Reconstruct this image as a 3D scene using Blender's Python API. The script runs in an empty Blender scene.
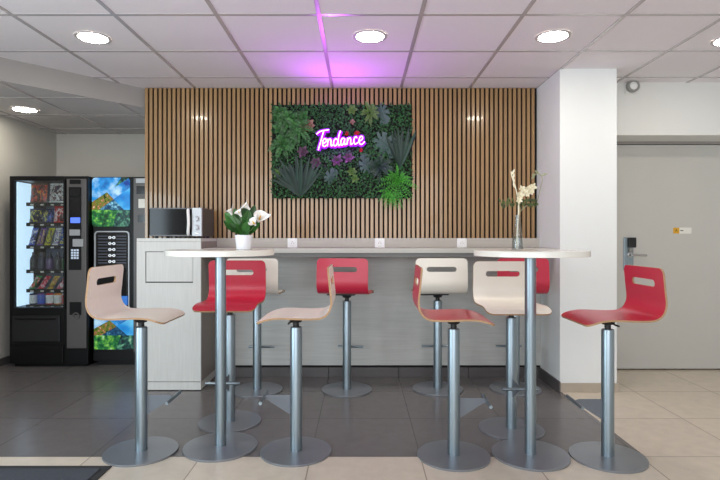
import bpy, bmesh, math, random
from mathutils import Vector, Matrix, Euler
random.seed(7)
S = bpy.context.scene
COL = S.collection
PI = math.pi

# ------------------------------------------------------------------ materials
def lin(c):
    f = lambda v: v/12.92 if v <= 0.04045 else ((v+0.055)/1.055)**2.4
    return tuple(f(v/255.0) for v in c) + (1.0,)

MATS = {}
def mat(name, rgb, rough=0.5, metal=0.0, spec=0.5, var=0.0, vscale=8.0, stretch=(1, 1, 1), bump=0.0,
        emit=None, estr=0.0, coat=0.0, island=0.0):
    """procedural principled material; var = brightness variation by stretched noise, island = per-piece variation"""
    if name in MATS: return MATS[name]
    m = bpy.data.materials.new(name); m.use_nodes = True
    nt = m.node_tree; b = nt.nodes['Principled BSDF']
    b.inputs['Roughness'].default_value = rough
    b.inputs['Metallic'].default_value = metal
    b.inputs['Specular IOR Level'].default_value = spec
    b.inputs['Coat Weight'].default_value = coat
    col = lin(rgb)
    b.inputs['Base Color'].default_value = col
    if var or bump or island:
        tc = nt.nodes.new('ShaderNodeTexCoord'); mp = nt.nodes.new('ShaderNodeMapping')
        mp.inputs['Scale'].default_value = stretch
        nt.links.new(tc.outputs['Object'], mp.inputs['Vector'])
        nz = nt.nodes.new('ShaderNodeTexNoise'); nz.inputs['Scale'].default_value = vscale
        nz.inputs['Detail'].default_value = 5.0
        nt.links.new(mp.outputs['Vector'], nz.inputs['Vector'])
        val = nz.outputs['Fac']
        if var or island:
            mr = nt.nodes.new('ShaderNodeMapRange')
            mr.inputs['From Min'].default_value = 0.3; mr.inputs['From Max'].default_value = 0.7
            mr.inputs['To Min'].default_value = 1-var; mr.inputs['To Max'].default_value = 1+var
            nt.links.new(val, mr.inputs['Value'])
            out = mr.outputs['Result']
            if island:
                ge = nt.nodes.new('ShaderNodeNewGeometry')
                m2 = nt.nodes.new('ShaderNodeMapRange')
                m2.inputs['To Min'].default_value = 1-island; m2.inputs['To Max'].default_value = 1+island
                nt.links.new(ge.outputs['Random Per Island'], m2.inputs['Value'])
                mu = nt.nodes.new('ShaderNodeMath'); mu.operation = 'MULTIPLY'
                nt.links.new(out, mu.inputs[0]); nt.links.new(m2.outputs['Result'], mu.inputs[1])
                out = mu.outputs[0]
            hv = nt.nodes.new('ShaderNodeHueSaturation')
            hv.inputs['Color'].default_value = col
            nt.links.new(out, hv.inputs['Value'])
            nt.links.new(hv.outputs['Color'], b.inputs['Base Color'])
        if bump:
            bp = nt.nodes.new('ShaderNodeBump'); bp.inputs['Strength'].default_value = bump
            bp.inputs['Distance'].default_value = 0.002
            nt.links.new(val, bp.inputs['Height']); nt.links.new(bp.outputs['Normal'], b.inputs['Normal'])
    if emit is not None:
        b.inputs['Emission Color'].default_value = lin(emit)
        b.inputs['Emission Strength'].default_value = estr
    MATS[name] = m
    return m

def tile_mat(name, rgb, grout, rough, var=0.06, off=(0.27, -2.84), bumpy=0.04):
    m = bpy.data.materials.new(name); m.use_nodes = True
    nt = m.node_tree; b = nt.nodes['Principled BSDF']
    tc = nt.nodes.new('ShaderNodeTexCoord'); mp = nt.nodes.new('ShaderNodeMapping')
    mp.inputs['Location'].default_value = (off[0], off[1], 0)
    nt.links.new(tc.outputs['Object'], mp.inputs['Vector'])
    br = nt.nodes.new('ShaderNodeTexBrick')
    br.offset = 0.0; br.squash = 1.0
    br.inputs['Scale'].default_value = 1.0
    br.inputs['Brick Width'].default_value = 0.6; br.inputs['Row Height'].default_value = 0.6
    br.inputs['Mortar Size'].default_value = 0.0032; br.inputs['Mortar Smooth'].default_value = 0.1
    br.inputs['Bias'].default_value = 0.0
    c = lin(rgb)
    br.inputs['Color1'].default_value = tuple(v*0.96 for v in c[:3])+(1,)
    br.inputs['Color2'].default_value = tuple(v*1.05 for v in c[:3])+(1,)
    br.inputs['Mortar'].default_value = lin(grout)
    nt.links.new(mp.outputs['Vector'], br.inputs['Vector'])
    nz = nt.nodes.new('ShaderNodeTexNoise'); nz.inputs['Scale'].default_value = 14; nz.inputs['Detail'].default_value = 8
    nt.links.new(tc.outputs['Object'], nz.inputs['Vector'])
    mr = nt.nodes.new('ShaderNodeMapRange')
    mr.inputs['From Min'].default_value = .3; mr.inputs['From Max'].default_value = .7
    mr.inputs['To Min'].default_value = 1-var; mr.inputs['To Max'].default_value = 1+var
    nt.links.new(nz.outputs['Fac'], mr.inputs['Value'])
    hv = nt.nodes.new('ShaderNodeHueSaturation')
    nt.links.new(br.outputs['Color'], hv.inputs['Color']); nt.links.new(mr.outputs['Result'], hv.inputs['Value'])
    nt.links.new(hv.outputs['Color'], b.inputs['Base Color'])
    b.inputs['Roughness'].default_value = rough
    bp = nt.nodes.new('ShaderNodeBump'); bp.inputs['Strength'].default_value = bumpy; bp.inputs['Distance'].default_value = .004
    nt.links.new(nz.outputs['Fac'], bp.inputs['Height']); nt.links.new(bp.outputs['Normal'], b.inputs['Normal'])
    return m

def glass_mat(name, tint=(235, 240, 240), mixf=0.88, rough=0.03):
    m = bpy.data.materials.new(name); m.use_nodes = True
    nt = m.node_tree; nt.nodes.remove(nt.nodes['Principled BSDF'])
    out = nt.nodes['Material Output']
    tr = nt.nodes.new('ShaderNodeBsdfTransparent'); tr.inputs['Color'].default_value = lin(tint)
    gl = nt.nodes.new('ShaderNodeBsdfGlossy'); gl.inputs['Roughness'].default_value = rough
    lw = nt.nodes.new('ShaderNodeLayerWeight'); lw.inputs['Blend'].default_value = .5
    pw = nt.nodes.new('ShaderNodeMath'); pw.operation = 'POWER'; pw.inputs[1].default_value = 4.0
    nt.links.new(lw.outputs['Facing'], pw.inputs[0])
    ad = nt.nodes.new('ShaderNodeMath'); ad.operation = 'MULTIPLY_ADD'; ad.inputs[1].default_value = .45; ad.inputs[2].default_value = 1-mixf; ad.use_clamp = True
    nt.links.new(pw.outputs[0], ad.inputs[0])
    mx = nt.nodes.new('ShaderNodeMixShader')
    nt.links.new(ad.outputs[0], mx.inputs['Fac'])
    nt.links.new(tr.outputs[0], mx.inputs[1]); nt.links.new(gl.outputs[0], mx.inputs[2])
    nt.links.new(mx.outputs[0], out.inputs['Surface'])
    return m

def picture_mat(name, seed, strength):
    """backlit landscape collage: wedges of sky, leaves and water"""
    m = bpy.data.materials.new(name); m.use_nodes = True
    nt = m.node_tree; b = nt.nodes['Principled BSDF']
    tc = nt.nodes.new('ShaderNodeTexCoord')
    def noise(scale, det=4, off=0):
        mp = nt.nodes.new('ShaderNodeMapping'); mp.inputs['Location'].default_value = (off+seed, off*1.7, seed*2.3)
        nt.links.new(tc.outputs['Object'], mp.inputs['Vector'])
        n = nt.nodes.new('ShaderNodeTexNoise'); n.inputs['Scale'].default_value = scale; n.inputs['Detail'].default_value = det
        nt.links.new(mp.outputs['Vector'], n.inputs['Vector']); return n.outputs['Fac']
    def ramp(fac, stops):
        r = nt.nodes.new('ShaderNodeValToRGB'); e = r.color_ramp.elements
        e[0].position, e[0].color = stops[0][0], lin(stops[0][1])
        e[1].position, e[1].color = stops[-1][0], lin(stops[-1][1])
        for p, c in stops[1:-1]:
            k = e.new(p); k.color = lin(c)
        nt.links.new(fac, r.inputs['Fac']); return r.outputs['Color']
    sky = ramp(noise(9), [(.3, (8, 60, 150)), (.5, (40, 150, 225)), (.7, (190, 230, 250))])
    leaf = ramp(noise(34, 6, 3), [(.34, (2, 12, 10)), (.52, (14, 58, 30)), (.64, (96, 170, 40)), (.74, (170, 90, 60))])
    water = ramp(noise(26, 6, 9), [(.3, (4, 20, 60)), (.55, (20, 90, 130)), (.7, (150, 215, 235))])
    sx = nt.nodes.new('ShaderNodeSeparateXYZ'); nt.links.new(tc.outputs['Generated'], sx.inputs[0])
    def line(a, b, c):          # a*x + b*z + c over the picture's own 0..1 square
        m1 = nt.nodes.new('ShaderNodeMath'); m1.operation = 'MULTIPLY'; m1.inputs[1].default_value = a
        m2 = nt.nodes.new('ShaderNodeMath'); m2.operation = 'MULTIPLY_ADD'; m2.inputs[1].default_value = b; m2.inputs[2].default_value = c
        m3 = nt.nodes.new('ShaderNodeMath'); m3.operation = 'ADD'
        nt.links.new(sx.outputs['X'], m1.inputs[0]); nt.links.new(sx.outputs['Z'], m2.inputs[0])
        nt.links.new(m1.outputs[0], m3.inputs[0]); nt.links.new(m2.outputs[0], m3.inputs[1]); return m3.outputs[0]
    def gt(sock, v):
        g = nt.nodes.new('ShaderNodeMath'); g.operation = 'GREATER_THAN'; g.inputs[1].default_value = v
        nt.links.new(sock, g.inputs[0]); return g.outputs[0]
    def mix(f, a, c):
        x = nt.nodes.new('ShaderNodeMix'); x.data_type = 'RGBA'
        nt.links.new(f, x.inputs['Factor']); nt.links.new(a, x.inputs['A']); nt.links.new(c, x.inputs['B']); return x.outputs['Result']
    brown = ramp(noise(40, 6, 5), [(.34, (20, 40, 10)), (.48, (110, 130, 40)), (.6, (150, 80, 50)), (.72, (230, 210, 160))])
    teal = ramp(noise(30, 6, 7), [(.36, (3, 22, 30)), (.52, (20, 76, 70)), (.66, (90, 160, 120)), (.75, (190, 220, 200))])
    cyan = ramp(noise(5, 2, 2), [(.3, (10, 90, 190)), (.5, (30, 150, 225)), (.7, (110, 205, 245))])
    up, dn = gt(line(-.55, 1, -.24), 0), gt(line(.8, 1, -1.02), 0)
    fresh = ramp(noise(24, 6, 11), [(.34, (6, 60, 30)), (.5, (30, 120, 60)), (.62, (120, 190, 60)), (.72, (190, 225, 210))])
    c = mix(up, mix(dn, water, cyan), mix(dn, brown, sky))
    c = mix(gt(line(0, -1, .34), 0), c, mix(gt(line(1, -.4, -.55), 0), fresh, teal))
    c = mix(gt(line(-.5, 1, -.5), 0), c, mix(gt(line(1, -.9, .12), 0), sky, teal))
    b.inputs['Base Color'].default_value = (0.01, 0.01, 0.01, 1)
    nt.links.new(c, b.inputs['Emission Color']); b.inputs['Emission Strength'].default_value = strength
    b.inputs['Roughness'].default_value = .2
    return m

M = dict(
    wall=mat('white_wall_paint', (226, 226, 222), .8, var=.015, vscale=3, bump=.05),
    pillar=mat('pillar_paint', (233, 235, 234), .75, var=.01, vscale=4),
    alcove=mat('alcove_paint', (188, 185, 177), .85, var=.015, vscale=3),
    ceil=mat('ceiling_tile', (234, 228, 231), .9, var=.02, vscale=160, bump=.15),
    tbar=mat('ceiling_tee_bar', (192, 186, 186), .26, metal=.22, spec=.7),
    ceil_shade=mat('shaded_ceiling_tile', (198, 194, 192), .9, var=.02, vscale=160, bump=.15),  # same tile as above, darkened for the alcove's shade
    bulk=mat('bulkhead_shaded', (160, 156, 152), .8, var=.02, vscale=4),  # shade put into the colour, to offset the side light
    felt=mat('black_felt', (16, 14, 13), .95),
    slat=mat('oak_slat', (162, 128, 87), .24, spec=.5, var=.10, vscale=9, stretch=(8, 8, .5), island=.10, coat=.35),
    panel=mat('grey_oak_panel', (186, 187, 183), .5, var=.07, vscale=7, stretch=(.5, 6, 9)),
    splash=mat('pale_oak_splash', (186, 180, 170), .5, var=.06, vscale=7, stretch=(.5, 6, 9)),
    shelf=mat('shelf_laminate', (188, 186, 178), .35, var=.04, vscale=7, stretch=(.5, 6, 9)),
    shelfedge=mat('shelf_edge', (120, 120, 118), .5),
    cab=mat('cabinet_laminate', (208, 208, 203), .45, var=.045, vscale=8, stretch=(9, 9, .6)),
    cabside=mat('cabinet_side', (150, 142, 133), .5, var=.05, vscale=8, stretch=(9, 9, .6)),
    groove=mat('groove_shadow', (40, 38, 36), .8),
    plinth_d=mat('dark_plinth', (84, 80, 80), .4, var=.06, vscale=12),
    plinth_l=mat('beige_plinth', (176, 164, 148), .45, var=.05, vscale=12),
    tabletop=mat('white_laminate', (234, 231, 222), .22, var=.01, vscale=5, coat=.2),
    steel=mat('satin_steel', (146, 160, 168), .34, metal=.9, var=.03, vscale=6, stretch=(40, 40, .6)),
    bracket=mat('grey_bracket', (112, 117, 124), .5, metal=.35),
    basem=mat('grey_base_enamel', (144, 148, 154), .33, metal=.6, var=.03, vscale=6),
    blackpl=mat('black_plastic', (18, 18, 19), .45),
    red=mat('red_laminate', (196, 38, 66), .34, var=.015, vscale=5, coat=.1),
    white=mat('cream_laminate', (236, 230, 218), .34, var=.01, vscale=5),
    pale=mat('pale_beech', (246, 235, 224), .36, var=.02, vscale=7, stretch=(1, 9, 9)),
    ply=mat('plywood_edge', (172, 136, 100), .55, var=.15, vscale=60, stretch=(.4, .4, 3)),
    door=mat('door_laminate', (198, 196, 190), .55, var=.01, vscale=4),
    frame=mat('door_frame_grey', (150, 145, 140), .55),
    dark=mat('dark_gap', (12, 12, 12), .9),
    chrome=mat('brushed_chrome', (190, 190, 190), .25, metal=1.0),
    silver=mat('silver_plastic', (172, 174, 176), .35, metal=.5),
    machine=mat('machine_black', (9, 9, 10), .38, spec=.28),
    machine_in=mat('machine_inside', (96, 106, 124), .5),
    column=mat('machine_column_grey', (96, 93, 92), .4, metal=.35),
    mwbody=mat('microwave_grey', (92, 90, 90), .4, metal=.5),
    mwglass=mat('microwave_black_glass', (6, 6, 8), .10, spec=.28),
    socket=mat('socket_white', (240, 240, 238), .35),
    green1=mat('mat_green', (38, 84, 42), .6, island=.75, var=.1),
    green2=mat('fern_mid_green', (54, 102, 50), .5, island=.6, var=.1),
    green3=mat('fern_bright_green', (66, 150, 44), .5, island=.55, var=.1),
    green4=mat('blue_green_blade', (30, 56, 46), .5, island=.35, var=.1),
    green5=mat('grey_green_leaf', (54, 78, 74), .5, island=.15, var=.15, vscale=30),
    green6=mat('yellow_green_leaf', (88, 120, 58), .5, island=.3, var=.1),
    pinkleaf=mat('pink_brown_leaf', (142, 104, 92), .5, island=.3, var=.1),
    neonlitleaf=mat('neon_lit_leaf', (92, 62, 86), .5, island=.3, var=.1),  # the sign's purple glow put into the leaf colour
    redfl=mat('red_petal', (190, 24, 40), .5, island=.2),
    calla_leaf=mat('calla_leaf_green', (48, 98, 38), .4, var=.35, vscale=40, island=.55),
    stem=mat('stem_green', (84, 116, 62), .5),
    petal=mat('white_petal', (246, 244, 240), .5),
    orchid=mat('cream_petal', (238, 228, 198), .55, island=.06),
    sprig=mat('olive_sprig', (74, 84, 42), .55, island=.4),
    palestem=mat('pale_bud_stem', (150, 152, 118), .5),
    pot=mat('white_ceramic', (238, 238, 242), .25),
    soil=mat('potting_soil', (44, 32, 24), .95, var=.3, vscale=60),
    matb=mat('doormat_pile', (66, 70, 78), .95, var=.25, vscale=220, bump=.5),
    matedge=mat('doormat_rubber', (40, 41, 44), .7),
    lamp=mat('downlight_glow', (255, 250, 240), .5, emit=(255, 247, 232), estr=74.0),
    lampring=mat('downlight_ring', (196, 190, 188), .6),
    neon=mat('neon_tube', (255, 200, 255), .4, emit=(255, 200, 255), estr=2.6),
    neonhalo=mat('neon_halo_glow', (120, 20, 180), .3, emit=(150, 8, 235), estr=1.25),  # halo of the lettering, made as a glowing body
    yellow=mat('sign_yellow', (222, 168, 40), .5),
    signw=mat('sign_white', (232, 230, 222), .4),
    blackp=mat('ink_dark', (40, 38, 36), .6),
    greyd=mat('alarm_grey', (146, 146, 142), .5),
    strip=mat('machine_light', (235, 245, 255), .5, emit=(205, 232, 255), estr=1.35),
    bluescr=mat('blue_screen', (60, 90, 220), .3, emit=(92, 128, 240), estr=1.0),
    darkscr=mat('dark_screen', (24, 24, 27), .15),
    keys=mat('keypad_key', (190, 200, 214), .4, emit=(170, 190, 215), estr=.35),
    iconw=mat('icon_white', (220, 225, 230), .4, emit=(220, 226, 232), estr=.5),
    lineg=mat('panel_line', (84, 90, 106), .4),
    bluecup=mat('blue_tray', (40, 110, 190), .4, emit=(30, 100, 190), estr=.5),
)
M['glass'] = glass_mat('clear_glass', mixf=.92)
M['vase'] = glass_mat('vase_glass', tint=(240, 242, 242), mixf=.95, rough=.08)
M['pic1'] = picture_mat('backlit_collage_upper', 1.3, 1.05)
M['pic2'] = picture_mat('backlit_collage_lower', 5.7, .9)
M['tile_l'] = tile_mat('beige_floor_tile', (212, 200, 183), (150, 136, 118), .32)
M['tile_d'] = tile_mat('dark_floor_tile', (108, 104, 103), (82, 78, 77), .25)

# ------------------------------------------------------------------ helpers
def obj(name, bm, mats, parent=None, smooth=False, recalc=True):
    if recalc: bmesh.ops.recalc_face_normals(bm, faces=bm.faces[:])
    me = bpy.data.meshes.new(name); bm.to_mesh(me); bm.free()
    for m in (mats if isinstance(mats, (list, tuple)) else [mats]):
        me.materials.append(M[m] if isinstance(m, str) else m)
    if smooth:
        me.polygons.foreach_set('use_smooth', [True]*len(me.polygons))
        try: me.set_sharp_from_angle(angle=math.radians(40))
        except Exception: pass
    o = bpy.data.objects.new(name, me); COL.objects.link(o)
    if parent is not None: o.parent = parent
    return o

def thing(name, label, cat, loc=(0, 0, 0), rz=0.0, group=None):
    o = bpy.data.objects.new(name, None); COL.objects.link(o)
    o.empty_display_size = .1
    o.location = loc; o.rotation_euler = (0, 0, rz)
    o['label'] = label; o['category'] = cat
    if group: o['group'] = group
    return o

def tag(o, label, cat, group=None, kind=None):
    o['label'] = label; o['category'] = cat
    if group: o['group'] = group
    if kind: o['kind'] = kind
    return o

def struct(name, bm, mats, parent=None, smooth=False):
    o = obj(name, bm, mats, parent, smooth)
    if parent is None: o['kind'] = 'structure'
    return o

def BM(): return bmesh.new()

def box(bm, x0, x1, y0, y1, z0, z1, bev=0.0, mi=0, seg=2):
    g = bmesh.ops.create_cube(bm, size=1.0)
    vs = g['verts']
    for v in vs:
        v.co = Vector(((x0+x1)/2+v.co.x*(x1-x0), (y0+y1)/2+v.co.y*(y1-y0), (z0+z1)/2+v.co.z*(z1-z0)))
    fs = set(f for v in vs for f in v.link_faces)
    if bev > 0:
        es = list(set(e for v in vs for e in v.link_edges))
        r = bmesh.ops.bevel(bm, geom=es, offset=bev, segments=seg, profile=.5, affect='EDGES', clamp_overlap=True)
        fs = set(r['faces']) | set(f for v in r['verts'] for f in v.link_faces)
    for f in fs: f.material_index = mi
    return bm

def lathe(bm, prof, n=32, c=(0, 0, 0), axis='z', mi=0, cap0=True, cap1=True):
    """revolve (r, h) pairs round an axis through c"""
    c = Vector(c); rings = []
    def pt(r, h, a):
        ca, sa = r*math.cos(a), r*math.sin(a)
        if axis == 'z': return c+Vector((ca, sa, h))
        if axis == 'y': return c+Vector((ca, h, sa))
        return c+Vector((h, ca, sa))
    for r, h in prof:
        rings.append([bm.verts.new(pt(r, h, 2*PI*k/n)) for k in range(n)])
    for a, b in zip(rings, rings[1:]):
        for k in range(n):
            f = bm.faces.new((a[k], a[(k+1) % n], b[(k+1) % n], b[k])); f.material_index = mi
    if cap0: bm.faces.new(rings[0]).material_index = mi
    if cap1: bm.faces.new(rings[-1]).material_index = mi
    return bm

def tube(bm, pts, r, n=10, mi=0, caps=True):
    pts = [Vector(p) for p in pts]; rs = r if isinstance(r, (list, tuple)) else [r]*len(pts)
    rings = []; up = None
    for i, p in enumerate(pts):
        t = (pts[min(i+1, len(pts)-1)]-pts[max(i-1, 0)])
        t = t.normalized() if t.length > 1e-9 else Vector((0, 0, 1))
        if up is None:
            up = Vector((0, 0, 1)) if abs(t.z) < .9 else Vector((1, 0, 0))
        s = t.cross(up)
        s = s.normalized() if s.length > 1e-6 else t.orthogonal().normalized()
        up = s.cross(t).normalized()
        rings.append([bm.verts.new(p+(s*math.cos(2*PI*k/n)+up*math.sin(2*PI*k/n))*rs[i]) for k in range(n)])
    for a, b in zip(rings, rings[1:]):
        for k in range(n):
            bm.faces.new((a[k], a[(k+1) % n], b[(k+1) % n], b[k])).material_index = mi
    if caps:
        bm.faces.new(rings[0]).material_index = mi; bm.faces.new(rings[-1]).material_index = mi
    return bm

def smoothpath(pts, n=8):
    """Catmull-Rom through the points"""
    P = [Vector(p) for p in pts]; P = [P[0]*2-P[1]]+P+[P[-1]*2-P[-2]]
    out = []
    for i in range(1, len(P)-2):
        a, b, c, d = P[i-1:i+3]
        for k in range(n):
            t = k/n
            out.append(.5*((2*b)+(c-a)*t+(2*a-5*b+4*c-d)*t*t+(3*b-a-3*c+d)*t**3))
    out.append(P[-2]); return out

def rrect(w, h, r, seg=6):
    pts = []
    for cx, cz, a0 in ((w/2-r, h/2-r, 0), (-w/2+r, h/2-r, PI/2), (-w/2+r, -h/2+r, PI), (w/2-r, -h/2+r, 1.5*PI)):
        for k in range(seg+1):
            a = a0+k*PI/2/seg
            pts.append((cx+r*math.cos(a), cz+r*math.sin(a)))
    return pts

def plate(bm, pts, y0, y1, c=(0, 0), mi=0):
    """prism of a 2-D outline in x-z between two depths"""
    a = [bm.verts.new((c[0]+x, y0, c[1]+z)) for x, z in pts]
    b = [bm.verts.new((c[0]+x, y1, c[1]+z)) for x, z in pts]
    n = len(pts)
    bm.faces.new(a).material_index = mi; bm.faces.new(b[::-1]).material_index = mi
    for k in range(n):
        bm.faces.new((a[k], b[k], b[(k+1) % n], a[(k+1) % n])).material_index = mi
    return bm

def ring_plate(bm, outer, inner, y0, y1, c=(0, 0), mi=0):
    n = len(outer)
    V = lambda pts, y: [bm.verts.new((c[0]+x, y, c[1]+z)) for x, z in pts]
    oa, ia, ob, ib = V(outer, y0), V(inner, y0), V(outer, y1), V(inner, y1)
    for k in range(n):
        j = (k+1) % n
        for q in ((oa[k], oa[j], ia[j], ia[k]), (ob[k], ib[k], ib[j], ob[j]), (oa[k], ob[k], ob[j], oa[j]), (ia[k], ia[j], ib[j], ib[k])):
            bm.faces.new(q).material_index = mi
    return bm

def copy_thing(root, loc, label, rz=0.0):
    r = root.copy(); COL.objects.link(r)
    r.location = loc; r.rotation_euler = (0, 0, rz); r['label'] = label
    for ch in list(root.children):
        c = ch.copy(); COL.objects.link(c); c.parent = r
        for g in list(ch.children):
            d = g.copy(); COL.objects.link(d); d.parent = c
    return r

# ------------------------------------------------------------------ the setting
CEIL, LOW = 2.505, 2.337
YB = 4.55                       # face of the slats
XL, XR = -3.35, 3.7

bm = BM()
def quad(bm, pts, mi=0):
    f = bm.faces.new([bm.verts.new(p) for p in pts]); f.material_index = mi; return f
x0, x1, y0, y1 = XL-.1, XR+.1, -1.6, 5.84
# dark field, then beige in front and beside it
quad(bm, [(x0, 2.84, 0), (1.56, 2.84, 0), (1.56, y1, 0), (x0, y1, 0)], 1)
quad(bm, [(x0, y0, 0), (1.56, y0, 0), (1.56, 2.84, 0), (x0, 2.84, 0)], 0)
quad(bm, [(1.56, y0, 0), (x1, y0, 0), (x1, y1, 0), (1.56, y1, 0)], 0)
bmesh.ops.remove_doubles(bm, verts=bm.verts[:], dist=1e-5)
struct('floor', bm, ['tile_l', 'tile_d'])

# high ceiling (its edge runs diagonally at the alcove) and its exposed grid
DIA = [(-1.86, 4.60), (-2.61, 3.77), (-3.45, 2.84)]
def dia_x(y):       # x of the diagonal at depth y
    if y >= 4.60: return -1.86
    if y <= 2.84: return -3.45
    return -1.86+(y-4.60)*(-3.45+1.86)/(2.84-4.60)
bm = BM()
quad(bm, [(-3.45, -1.0, CEIL), (3.8, -1.0, CEIL), (3.8, 4.7, CEIL), (-1.86, 4.7, CEIL), (-1.86, 4.6, CEIL), (-3.45, 2.84, CEIL)], 0)
w, d = .012, .004
for k in range(-6, 8):
    x = -.242+.6*k
    if x < -3.4 or x > 3.75: continue
    ye = 4.7 if x > -1.86 else 4.60+(x+1.86)*(2.84-4.60)/(-3.45+1.86)
    box(bm, x-w, x+w, -1.0, ye, CEIL-d, CEIL+.002, mi=1)
for k in range(-7, 4):
    y = 3.05+.6*k
    if y > 4.6: continue
    box(bm, dia_x(y), 3.8, y-w, y+w, CEIL-d*.8, CEIL+.002, mi=1)
struct('ceiling', bm, ['ceil', 'tbar'])
# low ceiling of the alcove
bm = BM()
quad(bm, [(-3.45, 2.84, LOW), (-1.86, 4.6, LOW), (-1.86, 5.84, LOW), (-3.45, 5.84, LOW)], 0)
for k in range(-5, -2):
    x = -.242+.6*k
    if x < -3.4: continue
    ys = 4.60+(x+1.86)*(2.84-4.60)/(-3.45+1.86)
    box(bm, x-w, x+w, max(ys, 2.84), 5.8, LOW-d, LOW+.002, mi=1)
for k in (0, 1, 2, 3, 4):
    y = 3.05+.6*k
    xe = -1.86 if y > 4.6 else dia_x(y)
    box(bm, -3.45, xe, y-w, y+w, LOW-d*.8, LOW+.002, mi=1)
struct('ceiling.001', bm, ['ceil_shade', 'tbar'])
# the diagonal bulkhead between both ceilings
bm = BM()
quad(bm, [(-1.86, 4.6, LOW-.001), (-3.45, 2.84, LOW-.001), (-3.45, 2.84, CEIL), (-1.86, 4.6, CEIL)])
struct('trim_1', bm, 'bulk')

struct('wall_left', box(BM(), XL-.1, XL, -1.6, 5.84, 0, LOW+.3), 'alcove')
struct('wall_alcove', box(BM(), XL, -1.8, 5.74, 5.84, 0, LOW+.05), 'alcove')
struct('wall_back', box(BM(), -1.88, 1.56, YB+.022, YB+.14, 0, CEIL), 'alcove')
struct('wall_right', box(BM(), XR, XR+.1, -1.6, 4.9, 0, CEIL+.02), 'wall')
struct('wall_pillar', box(BM(), 1.55, 1.99, 4.03, 4.9, 0, CEIL+.01), 'pillar')
struct('wall_header', box(BM(), 1.99, XR, 4.39, 4.9, 2.06, CEIL+.01), 'wall')
struct('baseboard_left', box(BM(), XL, XL+.012, -1.6, 5.74, 0, .07, .002), 'plinth_d')
bm = BM()                       # plinth tiles with joints under the counter
for k in range(-1, 6):
    a, b_ = -1.24+.6*k+.37, -1.24+.6*(k+1)+.37
    a, b_ = max(a, -1.24), min(b_, 1.55)
    if b_-a > .02: box(bm, a+.0015, b_-.0015, 4.455, 4.475, 0, .082, .0015)
struct('baseboard_back', bm, 'plinth_d')
bm = BM()
box(bm, 1.538, 1.55, 4.018, 4.455, 0, .082, .002, mi=1)
box(bm, 1.550, 2.002, 4.018, 4.03, 0, .07, .002, mi=0)
box(bm, 1.990, 2.002, 4.03, 4.6, 0, .07, .002, mi=0)
struct('baseboard_pillar', bm, ['plinth_l', 'plinth_d'])

# door wall: recess with frame, door leaf, handle
DY = 4.69
bm = BM()
box(bm, 1.99, 2.05, DY-.02, DY+.15, 0, 2.06, .002)
box(bm, 3.52, XR, DY-.02, DY+.15, 0, 2.06, .002)
box(bm, 2.05, 3.52, DY-.005, DY+.15, 2.037, 2.06)
struct('trim_2', bm, 'frame')
bm = box(BM(), 2.05, 3.52, DY+.06, DY+.12, 0, 2.04)
struct('trim_3', bm, 'dark')
door = struct('door_1', box(BM(), 2.055, 3.515, DY, DY+.045, .012, 2.031, .002), 'door')
hx, hz = 2.425, 1.03
obj('lock_plate', box(BM(), hx-.052, hx+.036, DY-.012, DY, hz-.125, hz+.165, .004), 'steel', door)
obj('card_reader', box(BM(), hx-.018, hx+.052, DY-.034, DY-.012, hz+.075, hz+.165, .006), 'blackpl', door)
bm = lathe(BM(), [(.024, -.012), (.024, -.022), (.012, -.024), (.011, -.06)], 20, (hx+.0, DY, hz+.01), 'y')
tube(bm, [(hx, DY-.055, hz+.01), (hx+.03, DY-.058, hz+.01), (hx+.13, DY-.055, hz+.006)], .010, 12)
obj('lever_handle', bm, 'chrome', door, smooth=True)
obj('thumb_turn', box(lathe(BM(), [(.02, -.012), (.02, -.03)], 20, (hx+.005, DY, hz+.05), 'y'), hx-.012, hx+.022, DY-.04, DY-.03, hz+.046, hz+.054, .002), 'greyd', door)

# ------------------------------------------------------------------ slat cladding, panels, counter
t = thing('slat_cladding', 'oak slat cladding with dark gaps covering the wall behind the counter', 'wall cladding', (0, YB, 1.19))
obj('felt_backing', box(BM(), -1.88, 1.548, .008, .021, 0, CEIL-1.19-.001), 'felt', t)
bm = BM(); n = 0
x = -1.878
while x < 1.53:
    box(bm, x, x+.0252, -.012, .0085, 0.0, CEIL-1.19-.003, .0012, seg=1)
    x += .0402
obj('slats', bm, 'slat', t)

struct('trim_4', box(BM(), -1.24, 1.55, 4.50, 4.57, 1.112, 1.19), 'splash')      # splashback under the slats
bm = box(BM(), -1.24, 1.55, 4.46, 4.571, .10, 1.074, mi=0)
box(bm, -1.24, 1.55, 4.475, 4.571, .0, .10, mi=1)
struct('trim_5', bm, ['panel', 'dark'])
t = thing('counter_shelf', 'long narrow grey wall counter under the slatted wall', 'counter', (0, 4.3, 1.074))
obj('counter_top', box(BM(), -1.236, 1.546, 4.10-4.3, 4.499-4.3, 0, .037, .002), 'shelf', t)
obj('support_rail', box(BM(), -1.236, 1.546, 4.112-4.3, 4.15-4.3, -.032, 0, .001), 'shelfedge', t)
obj('support_rail', box(BM(), -1.236, 1.546, 4.40-4.3, 4.459-4.3, -.032, 0, .001), 'shelfedge', t)

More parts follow.
